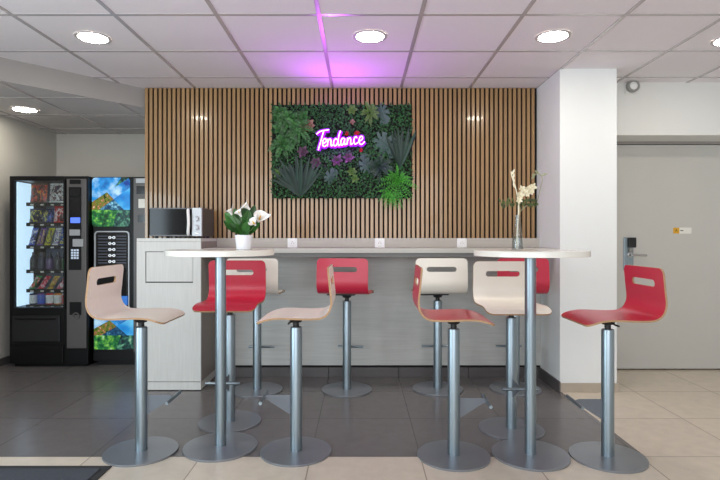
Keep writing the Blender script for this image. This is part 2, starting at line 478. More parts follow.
# sockets on the splashback
def socket(x, label):
    t = thing('wall_socket', label, 'socket', (x, 4.5, 1.147), group='sockets on the splashback')
    bm = plate(BM(), rrect(.084, .084, .008), -.011, 0)
    obj('cover_plate', bm, 'socket', t)
    bm = lathe(BM(), [(.0, -.0135), (.024, -.0135), (.026, -.011)], 28, axis='y', cap0=False, cap1=False)
    ins = obj('insert', bm, 'socket', t, smooth=True)
    bm = BM()
    for sx in (-.0095, .0095): lathe(bm, [(.003, -.0145), (.003, -.0125)], 12, (sx, 0, 0), 'y')
    lathe(bm, [(.0024, -.016), (.0024, -.0125)], 12, (0, 0, .0125), 'y')
    obj('contact_hole', bm, 'blackp', ins)
    return t
for x, l in ((-.583, 'white wall socket nearest the potted calla plant'),
             (.170, 'white wall socket in the middle of the counter'),
             (.880, 'white wall socket nearest the glass vase')):
    socket(x, l)

# ------------------------------------------------------------------ tall cabinet with bin flap
t = thing('cabinet', 'tall pale wood-grain cabinet with a flap, carrying the microwave', 'cabinet', (-1.49, 4.06, 0))
cx0, cx1 = -1.745+1.49, -1.243+1.49
fx0, fx1, fz0, fz1 = -.186, .186, .842, 1.087    # flap opening
bm = BM()
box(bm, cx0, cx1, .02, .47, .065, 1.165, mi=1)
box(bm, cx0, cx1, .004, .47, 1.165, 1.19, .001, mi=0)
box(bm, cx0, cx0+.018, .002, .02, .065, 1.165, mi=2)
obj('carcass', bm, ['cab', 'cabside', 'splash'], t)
bm = BM()
box(bm, cx0+.002, fx0, 0, .02, .072, 1.163); box(bm, fx1, cx1, 0, .02, .072, 1.163)
box(bm, fx0, fx1, 0, .02, .072, fz0); box(bm, fx0, fx1, 0, .02, fz1, 1.163)
dr = obj('door', bm, 'cab', t)
obj('flap_gap', box(BM(), fx0, fx1, .012, .0205, fz0, fz1), 'groove', t)
obj('flap', box(BM(), fx0+.006, fx1-.003, .002, .014, fz0+.009, fz1-.005, .001), 'cab', t)
obj('plinth', box(BM(), cx0, cx1, .0, .47, 0.006, .066, .001), 'cab', t)
obj('foot_gap', box(BM(), cx0+.01, cx1-.01, .012, .46, 0, .007), 'dark', t)

# microwave
t = thing('microwave', 'small silver and black microwave on top of the tall cabinet', 'microwave', (-1.468, 4.15, 1.19))
W, D, H0, H1 = .21, .335, .014, .245
obj('body', box(BM(), -W, W, .012, D, H0, H1, .006), 'mwbody', t)
dr = obj('door', box(BM(), -W+.002, .128, -.014, .012, H0+.002, H1-.002, .004), 'mwglass', t)
obj('window', plate(BM(), rrect(.25, .17, .012), -.0155, -.013, (-.06, .13)), 'mwglass', dr)
bm = tube(BM(), smoothpath([(.102, -.012, .03), (.108, -.036, .045), (.114, -.044, .128), (.108, -.036, .212), (.102, -.012, .228)], 6), .0115, 12)
obj('handle', bm, 'socket', dr, smooth=True)
for za, zb in ((H0+.003, H0+.013), (H1-.012, H1-.003)): obj('door_trim', box(BM(), -W+.001, .129, -.0155, -.0135, za, zb), 'mwbody', dr)
obj('control_panel', box(BM(), .130, W-.001, -.014, .012, H0+.002, H1-.002, .003), 'silver', t)
for z in (.155, .085):
    k = obj('knob', lathe(BM(), [(.024, -.014), (.024, -.018), (.018, -.019), (.016, -.036), (.0, -.037)], 24, (.170, 0, z), 'y', cap1=False), 'silver', t, smooth=True)
    obj('pointer', box(BM(), .1675, .1725, -.039, -.034, z-.015, z+.015, .001), 'silver', k)
obj('start_button', box(BM(), .152, .188, -.017, -.013, .032, .045, .002), 'chrome', t)
for sx in (-.17, .17):
    for sy in (.04, .29):
        obj('foot', lathe(BM(), [(.014, 0), (.014, H0+.002)], 14, (sx, sy, 0)), 'blackpl', t)

# ------------------------------------------------------------------ bar tables
def table(x, y, label, rad):
    t = thing('bar_table', label, 'table', (x, y, 0), group='round bar tables')
    r, zt = rad, 1.1275
    prof = [(r-.012, zt-.031), (r-.0015, zt-.031), (r, zt-.0295), (r, zt-.0015), (r-.0005, zt-.0004), (r-.0015, zt)]
    obj('tabletop', lathe(BM(), prof, 96), 'tabletop', t, smooth=True)
    obj('mounting_plate', lathe(BM(), [(.15, zt-.038), (.15, zt-.031)], 40), 'blackpl', t)
    obj('pole', lathe(BM(), [(.0305, .010), (.0305, zt-.038)], 40), 'steel', t, smooth=True)
    obj('base', lathe(BM(), [(.2065, 0), (.207, .001), (.207, .010), (.2055, .0115), (.08, .0128), (.031, .013)], 80), 'basem', t, smooth=True)
    return t
T1 = table(-.796, 2.97, 'round white bar table carrying the potted calla plant', .303)
T2 = table(.937, 2.86, 'round white bar table carrying the glass vase', .305)

# ------------------------------------------------------------------ bar stools
def shell_mesh(name, face_mat):
    """bent plywood seat and back in one sheet, slot in the back; local +x is forward"""
    path = smoothpath([(-.194, 1.047), (-.199, 1.00), (-.206, .93), (-.212, .875), (-.207, .838), (-.188, .806),
                       (-.156, .788), (-.115, .783), (-.05, .783), (.03, .786), (.085, .786), (.13, .780), (.168, .769), (.198, .756)], 6)
    path = [Vector((p.x*.965-.002, 0, (p.y-.76)*1.02+.747)) for p in path]
    L = [0]
    for a, b in zip(path, path[1:]): L.append(L[-1]+(b-a).length)
    tot = L[-1]
    def at(s):
        s = min(max(s, 0), tot)
        for i in range(len(L)-1):
            if L[i+1] >= s:
                f = (s-L[i])/(L[i+1]-L[i])
                p = path[i].lerp(path[i+1], f); tg = (path[i+1]-path[i]).normalized()
                if f < .5 and i > 0: tg = (tg*(.5+f)+(path[i]-path[i-1]).normalized()*(.5-f)).normalized()
                elif f >= .5 and i < len(L)-2: tg = (tg*(1.5-f)+(path[i+2]-path[i+1]).normalized()*(f-.5)).normalized()
                return p, tg
        return path[-1], (path[-1]-path[-2]).normalized()
    hw, sr, sc = .112, .019, .083         # slot half width, radius, position
    rt, rf = .034, .045                   # corner radii at top and front
    rows = [0]+[rt*(1-math.cos(k*PI/2/6)) for k in range(1, 7)]
    slot = [sc-sr*math.cos(k*PI/10) for k in range(11)]
    rows += [(rows[-1]+slot[0])/2]+slot
    s = slot[-1]+.012
    while s < tot-rf-.006: rows.append(s); s += .014
    rows += [tot-rf+rf*math.sin(k*PI/2/7) for k in range(8)]
    def half(s):
        wd = .195
        if s < rt: return wd-rt+math.sqrt(max(0, rt*rt-(rt-s)**2))
        if s > tot-rf: return wd-rf+math.sqrt(max(0, rf*rf-(s-tot+rf)**2))
        return wd
    def inner(s):
        d_ = abs(s-sc)
        return hw-sr+(math.sqrt(max(0, sr*sr-d_*d_)) if d_ < sr else 0)
    NA, NB = 4, 8
    bm = BM(); th = .005
    def row(s, sg):
        p, tg = at(s); nrm = Vector((-tg.z, 0, tg.x))     # towards the sitter
        h, i_ = half(s), inner(s); us = []
        us += [-h+(h-i_)*k/NA for k in range(NA)]
        us += [-i_+2*i_*k/NB for k in range(NB)]
        us += [i_+(h-i_)*k/NA for k in range(NA+1)]
        dish = lambda u: .006*(u/.195)**2 if s > .30 and s < tot-.07 else 0
        return [bm.verts.new(p+nrm*(sg*th+dish(u)*0)+Vector((0, u, 0))) for u in us]
    A = [row(s, 1) for s in rows]; B = [row(s, -1) for s in rows]
    nc = len(A[0])
    solid = lambda i, j: 0 <= i < len(rows)-1 and 0 <= j < nc-1 and not (NA <= j < NA+NB and abs((rows[i]+rows[i+1])/2-sc) < sr)
    for i in range(len(rows)-1):
        for j in range(nc-1):
            if not solid(i, j): continue
            bm.faces.new((A[i][j], A[i+1][j], A[i+1][j+1], A[i][j+1])).material_index = 0
            bm.faces.new((B[i][j], B[i][j+1], B[i+1][j+1], B[i+1][j])).material_index = 0
            for (di, dj, e) in ((-1, 0, ((i, j), (i, j+1))), (1, 0, ((i+1, j+1), (i+1, j))), (0, -1, ((i+1, j), (i, j))), (0, 1, ((i, j+1), (i+1, j+1)))):
                if not solid(i+di, j+dj):
                    (a, b), (c, d_) = e
                    bm.faces.new((A[a][b], A[c][d_], B[c][d_], B[a][b])).material_index = 1
    bmesh.ops.recalc_face_normals(bm, faces=bm.faces[:])
    me = bpy.data.meshes.new(name); bm.to_mesh(me); bm.free()
    me.materials.append(M[face_mat]); me.materials.append(M['ply'])
    me.polygons.foreach_set('use_smooth', [True]*len(me.polygons)); me.set_sharp_from_angle(angle=math.radians(45))
    return me
SHELL = {k: shell_mesh('seat_shell', k) for k in ('red', 'white', 'pale')}

def make_stool(label):
    t = thing('bar_stool', label, 'bar stool', group='bent plywood bar stools')
    o = bpy.data.objects.new('seat_shell', SHELL['red']); COL.objects.link(o); o.parent = t
    bm = box(BM(), -.085, .085, -.075, .075, .750, .7635, .003)
    lathe(bm, [(.030, .726), (.045, .751)], 24)
    tube(bm, [(.0, .03, .745), (.02, .12, .742), (.02, .165, .742)], .005, 8)
    obj('seat_bracket', bm, 'blackpl', t)
    bm = lathe(BM(), [(.0165, .690), (.0165, .732)], 24)
    obj('gas_spring', bm, 'blackpl', t, smooth=True)
    bm = lathe(BM(), [(.033, .0085), (.033, .690), (.031, .698), (.027, .700), (.017, .700)], 40)
    obj('post', bm, 'steel', t, smooth=True)
    bm = BM()                                      # upright gusset sheet carrying the foot bar
    P = [(.028, .318), (.155, .318), (.180, .311), (.180, .294), (.160, .290), (.028, .205)]
    a = [bm.verts.new((x, -.002, z)) for x, z in P]; b = [bm.verts.new((x, .002, z)) for x, z in P]
    bm.faces.new(a); bm.faces.new(b[::-1])
    for k in range(len(P)): bm.faces.new((a[k], a[(k+1) % len(P)], b[(k+1) % len(P)], b[k]))
    br = obj('foot_bracket', bm, 'bracket', t)
    obj('foot_bar', tube(BM(), [(.180, -.105, .303), (.180, .105, .303)], .0095, 14), 'steel', br, smooth=True)
    obj('base', lathe(BM(), [(.1975, 0), (.198, .001), (.198, .009), (.1965, .0105), (.08, .012), (.033, .0125)], 72), 'basem', t, smooth=True)
    return t

R, L_, U, Dn = 0, PI, PI/2, -PI/2
stools = [
    (-1.222, 2.905, R, 'pale', 'pale beech bar stool standing in front of the vending machines and cabinet'),
    (-.357, 2.905, L_, 'pale', 'pale beech bar stool facing the calla table, its back towards the middle'),
    (-.842, 3.37, Dn, 'red', 'red bar stool behind the calla table, in front of a white stool'),
    (-.805, 4.07, U, 'white', 'white bar stool at the wall counter, half hidden by a red stool'),
    (-.103, 4.08, U-.15, 'red', 'red bar stool at the middle of the wall counter, back turned'),
    (.612, 4.10, U, 'white', 'white bar stool at the wall counter under a socket, back turned'),
    (1.224, 4.10, U, 'red', 'red bar stool at the wall counter by the pillar, mostly hidden'),
    (.944, 3.245, Dn, 'white', 'cream bar stool behind the vase table, facing the room'),
    (.513, 2.85, R-.03, 'red', 'red bar stool facing the vase table, seen edge on'),
    (1.348, 2.83, L_, 'red', 'red bar stool in front of the door, on the edge of the beige tiles'),
]
proto = make_stool(stools[0][4])
for i, (x, y, a, m_, l) in enumerate(stools):
    o = proto if i == 0 else copy_thing(proto, (x, y, 0), l, a)
    o.location = (x, y, 0); o.rotation_euler = (0, 0, a)
    for c in o.children:
        if c.name.startswith('seat_shell'): c.data = SHELL[m_]

# ------------------------------------------------------------------ downlights
def downlight(x, y, z, label):
    t = thing('ceiling_light', label, 'ceiling light', (x, y, z), group='round recessed ceiling lights')
    bm = lathe(BM(), [(.112, -.001), (.112, -.004), (.104, -.007), (.090, -.005), (.090, -.001)], 48, cap0=False, cap1=False)
    obj('trim_ring', bm, 'lampring', t, smooth=True)
    obj('diffuser', lathe(BM(), [(.09, -.0015), (.09, -.0055)], 48), 'lamp', t)
    return t
for x, y, z, l in ((-1.745, 3.40, CEIL, 'round recessed ceiling light over the tall cabinet side'),
                   (.065, 3.38, CEIL, 'round recessed ceiling light in front of the purple sign'),
                   (1.255, 3.38, CEIL, 'round recessed ceiling light before the white pillar'),
                   (2.45, 3.44, CEIL, 'round recessed ceiling light cut off at the edge, near the door'),
                   (-2.985, 4.63, LOW, 'round recessed light in the low ceiling by the vending machines')):
    downlight(x, y, z, l)

# ------------------------------------------------------------------ planted panel
GX, GZ = -.16, 1.943
t = thing('plant_wall_panel', 'rectangular artificial plant panel hung on the slatted wall', 'plant panel', (GX, YB-.012, GZ))
obj('backing', box(BM(), -.605, .605, -.022, 0, -.405, .405, .002), 'felt', t)
def pp(px, py):                 # panel-local spot
    return ((px-360)*4.5/520-GX, 1.2+(237-py)*4.5/520-GZ)

def blade(bm, o, d, ln, wd, up=Vector((0, -1, 0)), droop=.0, n=6, mi=0, shape=1.0, fold=.0):
    """a leaf blade from o along d; width profile pointed at both ends"""
    d = Vector(d).normalized(); o = Vector(o)
    s = d.cross(up); s = s.normalized() if s.length > 1e-4 else d.orthogonal().normalized()
    nn = s.cross(d).normalized()
    Ls, Rs, Cs = [], [], []
    for k in range(n+1):
        f = k/n
        c = o+d*ln*f+nn*(droop*ln*math.sin(f*PI*.5)*f)+Vector((0, 0, -abs(droop)*ln*.35*f*f))
        w_ = wd*.5*(math.sin(PI*min(1, f**shape*.97+.03)))**.8
        Ls.append(bm.verts.new(c-s*w_+nn*fold*w_)); Rs.append(bm.verts.new(c+s*w_+nn*fold*w_)); Cs.append(bm.verts.new(c))
    for k in range(n):
        bm.faces.new((Ls[k], Cs[k], Cs[k+1], Ls[k+1])).material_index = mi
        bm.faces.new((Cs[k], Rs[k], Rs[k+1], Cs[k+1])).material_index = mi

bm = BM()                       # carpet of small box-like leaves
for i in range(5200):
    x, z = random.uniform(-.605, .605), random.uniform(-.405, .405)
    a = random.uniform(0, 2*PI); tl = random.uniform(-.2, 1.1)
    blade(bm, (x, -.022-random.uniform(0, .022), z), (math.cos(a), -tl, math.sin(a)), random.uniform(.018, .034), random.uniform(.010, .017), n=2, fold=.3)
o = obj('leaf_mat', bm, 'green1', t, recalc=False); o['kind'] = 'stuff'

def frond(bm, o, d, ln, lw, pairs=10, droop=.3, mi=0):
    o = Vector(o); d = Vector(d).normalized(); pts = []
    for k in range(pairs+1):
        f = k/pairs
        pts.append(o+d*ln*f+Vector((0, -.02*math.sin(f*PI), -droop*ln*f*f)))
    tube(bm, pts, .0014, 4, mi)
    for k in range(1, pairs+1):
        tg = (pts[k]-pts[k-1]).normalized(); s = tg.cross(Vector((0, -1, 0))).normalized()
        f = k/pairs; w_ = lw*(math.sin(PI*(f*.85+.12)))**.7
        for sg in (-1, 1):
            blade(bm, pts[k], (tg*.8+s*sg*.8+Vector((0, -.15, 0))), w_, w_*.34+.003, n=2, mi=mi)
    blade(bm, pts[-1], (pts[-1]-pts[-2]), lw*.6, lw*.25, n=2, mi=mi)

def fern(px, py, rad, n, m_, name='fern', seed=0, droop=.3, lw=.035, a0=0, a1=2*PI):
    random.seed(seed); x, z = pp(px, py); bm = BM()
    for k in range(n):
        a = a0+(a1-a0)*(k+random.uniform(-.3, .3))/n; r_ = rad*random.uniform(.65, 1.08)
        frond(bm, (x, -.035, z), (math.cos(a), -random.uniform(.15, .75), math.sin(a)), r_, lw*random.uniform(.8, 1.1), 9, droop*random.uniform(.5, 1.2))
    return obj(name, bm, m_, t, recalc=False)

def fan(px, py, rad, n, m_, a0, a1, wd, name='fan_palm', seed=0):
    random.seed(seed); x, z = pp(px, py); bm = BM()
    for k in range(n):
        a = a0+(a1-a0)*k/(n-1)+random.uniform(-.05, .05)
        blade(bm, (x, -.04, z), (math.cos(a), -random.uniform(.1, .4), math.sin(a)), rad*random.uniform(.8, 1.05), wd, droop=-.05, n=6, shape=.8, fold=.25)
    return obj(name, bm, m_, t, recalc=False)

def monstera(px, py, rad, ang, m_, name='split_leaf', tilt=.25):
    x, z = pp(px, py); bm = BM(); n = 64
    ctr = Vector((x, -.062, z)); e1 = Vector((math.cos(ang), 0, math.sin(ang))); e2 = Vector((-math.sin(ang), -tilt, math.cos(ang))).normalized()
    c = bm.verts.new(ctr); ring = []
    for k in range(n):
        a = 2*PI*k/n
        r_ = rad*(1.0-.35*(1-math.cos(a))*.5)*(.82+.18*math.cos(2*a)*.5+.1)
        if abs(a-PI) < .35: r_ *= .35+.6*abs(a-PI)/.35
        elif k % 8 in (0, 1) and k > 4 and k < n-4: r_ *= .52
        ring.append(bm.verts.new(ctr+e1*r_*math.cos(a)*1.1+e2*r_*math.sin(a)*.9+Vector((0, .02*(r_/rad)**2, 0))))
    for k in range(n): bm.faces.new((c, ring[k], ring[(k+1) % n]))
    tube(bm, [ctr-e1*rad*.35, ctr+Vector((0, -.003, 0)), ctr+e1*rad*1.0+Vector((0, .01, 0))], .0022, 5)
    return obj(name, bm, m_, t, recalc=False)

def rosette(px, py, rad, n, m_, name='rosette', seed=0):
    random.seed(seed); x, z = pp(px, py); bm = BM()
    for lay, (r_, y_) in enumerate(((rad, -.4), (rad*.65, -.9))):
        for k in range(n):
            a = 2*PI*(k+.5*lay)/n+random.uniform(-.15, .15)
            blade(bm, (x, -.042, z), (math.cos(a), y_*random.uniform(.6, 1.3), math.sin(a)), r_*random.uniform(.8, 1.1), rad*.62, n=5, shape=.7, fold=.2)
    return obj(name, bm, m_, t, recalc=False)

fern(289, 121, .13, 10, 'green2', seed=1, lw=.045); fern(298, 129, .14, 9, 'green2', seed=2, lw=.042); rosette(292, 138, .09, 9, 'green2', 'leafy_tuft', 41); rosette(281, 128, .08, 8, 'green2', 'leafy_tuft', 42); rosette(303, 117, .07, 8, 'green2', 'leafy_tuft', 43)
fern(283, 144, .12, 9, 'green2', seed=3, lw=.04); fern(281, 113, .08, 9, 'green2', seed=4, lw=.028)
fern(398, 182, .20, 24, 'green3', 'bright_fern', 5, .30, .019)
fern(392, 192, .14, 14, 'green3', 'bright_fern', 6, .5, .018, PI*.9, PI*2.05)
fern(370, 113, .12, 9, 'green6', seed=7, lw=.03, droop=.1); fern(379, 166, .12, 9, 'green4', seed=8, lw=.036)
fan(300, 197, .38, 15, 'green4', PI*.28, PI*.74, .036, seed=9); fan(296, 190, .26, 9, 'green4', PI*.34, PI*.86, .032, seed=29); fan(400, 168, .36, 11, 'green4', PI*.36, PI*.62, .034, seed=10)
monstera(330, 178, .085, PI*.30, 'green5'); monstera(381, 112, .105, -PI*.38, 'green5')
monstera(383, 143, .15, -PI*.22, 'green5'); monstera(366, 166, .10, PI*.52, 'green5')
rosette(352, 110, .055, 6, 'green6', seed=11); rosette(352, 172, .052, 6, 'green6', seed=12); rosette(355, 179, .045, 6, 'green6', seed=13)
rosette(278, 173, .05, 6, 'green6', seed=14); rosette(277, 118, .05, 6, 'green2', seed=15)
rosette(308, 126, .075, 8, 'pinkleaf', 'pink_leaf_cluster', 16); rosette(352, 122, .03, 5, 'pinkleaf', 'pink_leaf_cluster', 17)
rosette(316, 163, .06, 6, 'neonlitleaf', 'neon_lit_rosette', 18); rosette(337, 161, .062, 6, 'neonlitleaf', 'neon_lit_rosette', 19); rosette(349, 158, .055, 6, 'neonlitleaf', 'neon_lit_rosette', 20)
rosette(303, 152, .06, 6, 'neonlitleaf', 'neon_lit_rosette', 21)  # these rosettes carry the neon's light as leaf colour
rosette(347, 134, .026, 7, 'redfl', 'red_flower', 22); rosette(357, 133.5, .03, 7, 'redfl', 'red_flower', 23); rosette(361, 150, .022, 6, 'redfl', 'red_flower', 24)

# neon lettering
NX, NZ = -.165, 2.045
t = thing('neon_sign', 'purple neon script sign reading Tendance on the plant panel', 'neon sign', (NX, YB-.125, NZ))
def nz_(u, v):                  # lettering drawn on a 720 x 450 sheet, 9 units to a centimetre-scale step
    px, py = 300+u/9.0, 115+v/9.0
    return Vector(((px-360)*4.43/520-NX, 0, 1.2+(237-py)*4.43/520-NZ))
letters = {
 'letter_T': [[(150, 174), (172, 154), (205, 142), (262, 134)], [(214, 144), (198, 200), (182, 255), (165, 316)]],
 'letter_e': [[(206, 258), (226, 248), (238, 230), (230, 214), (214, 220), (204, 248), (208, 276), (222, 284), (240, 270)]],
 'letter_n': [[(252, 216), (250, 248), (246, 282)], [(248, 252), (260, 226), (272, 216), (279, 230), (278, 262), (284, 279), (294, 268)]],
 'letter_d': [[(340, 226), (322, 214), (306, 232), (302, 260), (312, 279), (330, 268), (342, 238)], [(366, 142), (354, 172), (345, 220), (343, 256), (350, 277), (362, 266)]],
 'letter_a': [[(402, 214), (384, 210), (370, 230), (367, 258), (377, 272), (392, 258), (404, 218)], [(404, 214), (401, 244), (406, 268), (416, 260)]],
 'letter_n.001': [[(428, 206), (426, 240), (423, 268)], [(425, 242), (438, 214), (450, 206), (457, 220), (456, 250), (462, 266), (474, 254)]],
 'letter_c': [[(514, 208), (504, 196), (490, 208), (484, 236), (492, 260), (506, 260), (522, 246)]],
 'letter_e.001': [[(532, 236), (552, 226), (564, 208), (556, 192), (540, 200), (531, 228), (536, 256), (552, 266), (570, 254), (582, 238)]],
}
back = BM()
for k, strokes in letters.items():
    bm = BM()
    for st in strokes:
        pts = smoothpath([nz_(*p) for p in st], 5)
        tube(bm, pts, .0040, 8)
        tube(back, [p+Vector((0, .024, 0)) for p in pts], .019, 8)
    obj(k.split('.')[0], bm, 'neon', t, smooth=True)
obj('glow_halo', back, 'neonhalo', t, smooth=True)  # wide glowing strokes added to imitate the halo round the letters

# ------------------------------------------------------------------ potted calla
px_, py_ = -.655, 2.93
t = thing('potted_calla', 'white ceramic pot of calla lilies on the round table', 'potted plant', (px_, py_, 1.128))
prof = [(.036, 0), (.040, .003), (.049, .078), (.0495, .083), (.046, .083), (.043, .07)]
obj('pot', lathe(BM(), prof, 40, cap1=False), 'pot', t, smooth=True)
obj('soil', lathe(BM(), [(.0445, .07), (.02, .076), (.004, .077)], 24), 'soil', t)
random.seed(31)
bm = BM()
lv = [(-.078, 0, .165, .11, .062), (-.045, .02, .185, .11, .055), (.046, .01, .20, .12, .058), (.008, .02, .215, .12, .055), (.058, -.02, .150, .10, .055), (-.082, .01, .13, .10, .055), (.03, -.04, .13, .09, .05), (-.062, 0, .150, .10, .064), (-.048, -.02, .11, .09, .05), (-.03, .02, .17, .09, .05), (.022, 0, .175, .12, .062), (.045, -.015, .14, .10, .06), (.055, .01, .11, .09, .05),
      (.0, -.03, .12, .10, .06), (.03, -.03, .10, .09, .055), (-.02, -.03, .10, .09, .05), (.012, .03, .205, .09, .05), (.07, .0, .13, .07, .045), (-.07, .015, .115, .075, .045)]
for x, y, z, ln, wd in lv:
    st = Vector((x*.25, y*.3, .072)); tip = Vector((x, y, z)); mid = st.lerp(tip, .45)+Vector((-x*.12, 0, .01))
    tube(bm, smoothpath([st, mid, tip-(tip-mid).normalized()*ln*.5], 4), .0022, 5)
    blade(bm, tip-(tip-mid).normalized()*ln*.5, (tip-mid)+Vector((0, 0, .01)), ln, wd, up=Vector((.25, -1, .35)), droop=.12, n=7, shape=.75, fold=.25)
obj('leaves', bm, 'calla_leaf', t, recalc=False)
def calla(x, y, z, lean, size):
    bm = BM()
    tube(bm, smoothpath([(x*.2, y*.2, .072), (x*.55, y*.6, .072+(z-.072)*.55), (x, y, z)], 6), [.0028]*12+[.0035], 6)
    stem = obj('flower_stem', bm, 'stem', t, smooth=True)
    bm = BM(); rot = Euler((lean[1], lean[0], 0)).to_matrix(); n = 20
    rings = []
    for k in range(8):
        f = k/7; r_ = size*(.09+.40*f**1.7); row = []
        for j in range(n):
            a = 2*PI*j/n; tip = max(0, math.cos(a))**4
            h_ = size*(f*(.75+.55*tip*f)-.12*f**3)
            rr = r_*(1+.35*f*f*(tip-.2))
            row.append(bm.verts.new(Vector((x, y, z))+rot @ Vector((rr*math.cos(a), rr*math.sin(a), h_))))
        rings.append(row)
    for a, b in zip(rings, rings[1:]):
        for j in range(n): bm.faces.new((a[j], a[(j+1) % n], b[(j+1) % n], b[j]))
    sp = obj('spathe', bm, 'petal', stem, smooth=True, recalc=False)
    bm = tube(BM(), [Vector((x, y, z))+rot @ Vector((0, 0, size*q)) for q in (.05, .4, .65)], [.004, .004, .002], 8)
    obj('spadix', bm, 'yellow', stem, smooth=True)
calla(-.064, -.012, .196, (-.35, .3), .050)
calla(-.004, -.04, .186, (-.45, .45), .056)
calla(.036, -.01, .226, (-.75, .35), .062)
calla(.088, -.02, .160, (.55, .85), .085)
calla(.074, -.035, .138, (-.5, .9), .06)

# ------------------------------------------------------------------ vase with orchids
t = thing('flower_vase', 'clear glass vase of cream orchids on the round table', 'vase', (.848, 2.80, 1.128))
vx = 0
prof = [(.001, 0), (.030, 0), (.0315, .004), (.028, .05), (.021, .11), (.0155, .17), (.017, .19), (.0155, .19), (.0140, .17), (.0190, .11), (.0258, .05), (.029, .008), (.001, .006)]
obj('glass_vase', lathe(BM(), prof, 40, cap0=False, cap1=False), 'vase', t, smooth=True)
obj('water', lathe(BM(), [(.0280, .0085), (.0255, .05), (.0225, .075)], 32), 'vase', t, smooth=True)
bm = tube(BM(), smoothpath([(-.004, 0, .010), (-.002, .002, .1), (.006, 0, .2), (.005, 0, .28)], 6), .0042, 8)
obj('pale_stem', bm, 'orchid', t, smooth=True)
bm = tube(BM(), smoothpath([(.004, 0, .26), (-.008, 0, .33), (-.030, .002, .40), (-.034, .0, .425)], 6), .003, 6)
for f in range(4): blade(bm, (-.012-.006*f, 0, .335+.024*f), (-.5+.3*f, -.3, 1), .035, .012, n=3)
obj('bud_spike', bm, 'orchid', t, recalc=False)
random.seed(5)
for i, (x, y, z, q) in enumerate(((.008, -.015, .296, .024), (.0, -.02, .268, .02), (.030, -.012, .312, .025), (.055, -.005, .327, .026), (.080, .0, .340, .024), (.016, -.02, .330, .02), (.044, -.02, .300, .016), (.068, -.01, .312, .017))):
    bm = BM()
    for k in range(5):
        a = 2*PI*k/5+i*.9
        blade(bm, (x, y, z), (math.cos(a), -.55+.3*(k % 2), math.sin(a)), q*1.2, q*(.62 if k % 2 else .85), n=5, shape=.7, fold=.25, droop=.15)
    blade(bm, (x, y-.004, z), (.1, -.9, -.6), q*.6, q*.4, n=3)
    obj('blossom', bm, 'orchid', t, recalc=False)
bm = BM()
for k in range(26):             # flat sprig of narrow leaves
    f = k/25; x = -.088+.19*f
    for sg in (-1, 1):
        blade(bm, (x, random.uniform(-.02, .02), .254+random.uniform(-.006, .006)), (random.uniform(-.6, .6), -.3, sg*1.0), random.uniform(.018, .032), .013, n=2)
tube(bm, [(-.09, 0, .254), (.0, 0, .25), (.105, 0, .256)], .002, 5)
obj('leaf_sprig', bm, 'sprig', t, recalc=False)
bm = tube(BM(), smoothpath([(.006, .0, .20), (.05, .01, .24), (.105, .01, .26), (.125, .01, .33), (.138, .01, .385), (.118, .01, .415), (.095, .01, .405)], 6), .0022, 6)
for x, z, a in ((.118, .415, 2.6), (.105, .412, 3.4), (.132, .405, .3), (.096, .405, 3.9)): blade(bm, (x, .008, z), (math.cos(a), -.3, math.sin(a)), .032, .014, n=3)
obj('arched_stem', bm, 'palestem', t, recalc=False)

# ------------------------------------------------------------------ door sign, alarm, doormat
t = thing('door_sign', 'small white door sign with a yellow square', 'sign', (2.905, DY, 1.258))
obj('sign_plate', plate(BM(), rrect(.165, .055, .003), -.004, 0), 'signw', t)
obj('yellow_square', plate(BM(), rrect(.055, .053, .003), -.0055, -.003, (-.055, 0)), 'yellow', t)
bm = BM()
for a in (0, PI*.66, PI*1.33):
    tube(bm, [(-.055, -.006, 0), (-.055+.014*math.cos(a+PI/2), -.006, .014*math.sin(a+PI/2))], .0022, 6)
obj('sign_mark', bm, 'blackp', t)
obj('sign_text', box(BM(), -.018, .008, -.0052, -.0035, -.004, .004, .0005), 'blackp', t)

t = thing('alarm_sounder', 'round grey and white alarm sounder high on the wall over the door', 'alarm', (2.285, 4.39, 2.463))
obj('mount', box(BM(), -.052, .045, -.02, 0, -.058, .040, .006), 'wall', t)
bm = lathe(BM(), [(.052, -.02), (.052, -.05), (.046, -.056), (.034, -.054), (.032, -.042)], 36, axis='y', cap1=False)
obj('ring_housing', bm, 'greyd', t, smooth=True)
obj('dome', lathe(BM(), [(.032, -.035), (.032, -.052), (.02, -.060), (.001, -.062)], 32, axis='y'), 'socket', t, smooth=True)

t = thing('doormat', 'dark grey doormat on the pale tiles at the front edge', 'doormat', (-2.2, 2.2, 0))
obj('pile', box(BM(), -1.1, .865, -.55, .475, 0.001, .011, .002), 'matb', t)
bm = BM()
ring = [(-1.14, -.59, .905, -.55), (-1.14, .475, .905, .515), (-1.14, -.55, -1.1, .475), (.865, -.55, .905, .475)]
for a, b, c, d in ring: box(bm, a, c, b, d, 0.0005, .006, .001)
obj('rubber_edge', bm, 'matedge', t)

# ------------------------------------------------------------------ snack machine
SX0, SX1, SY = -3.235, -2.51, 4.80
t = thing('snack_machine', 'black glass-fronted snack vending machine beside the alcove wall', 'vending machine', (SX0, SY, 0))
w_, h_, dp = SX1-SX0, 1.762, .80
gx0, gx1, gz0, gz1 = .045, .505, .545, 1.722         # glass opening
bm = BM()
box(bm, 0, gx0, 0, dp, .03, h_, .003); box(bm, gx1, w_, 0, dp, .03, h_, .003)
box(bm, gx0, gx1, 0, dp, .03, gz0); box(bm, gx0, gx1, 0, dp, gz1, h_)
box(bm, gx0, gx1, .50, dp, gz0, gz1)
box(bm, .03, w_-.03, .03, dp-.03, 0, .03)
obj('cabinet_body', bm, 'machine', t)
bm = box(BM(), gx0, gx1, .485, .499, gz0, gz1); box(bm, gx1-.006, gx1, .02, .485, gz0, gz1)
box(bm, gx0, gx1, .02, .485, gz0, gz0+.006)
obj('inner_lining', bm, 'machine_in', t)
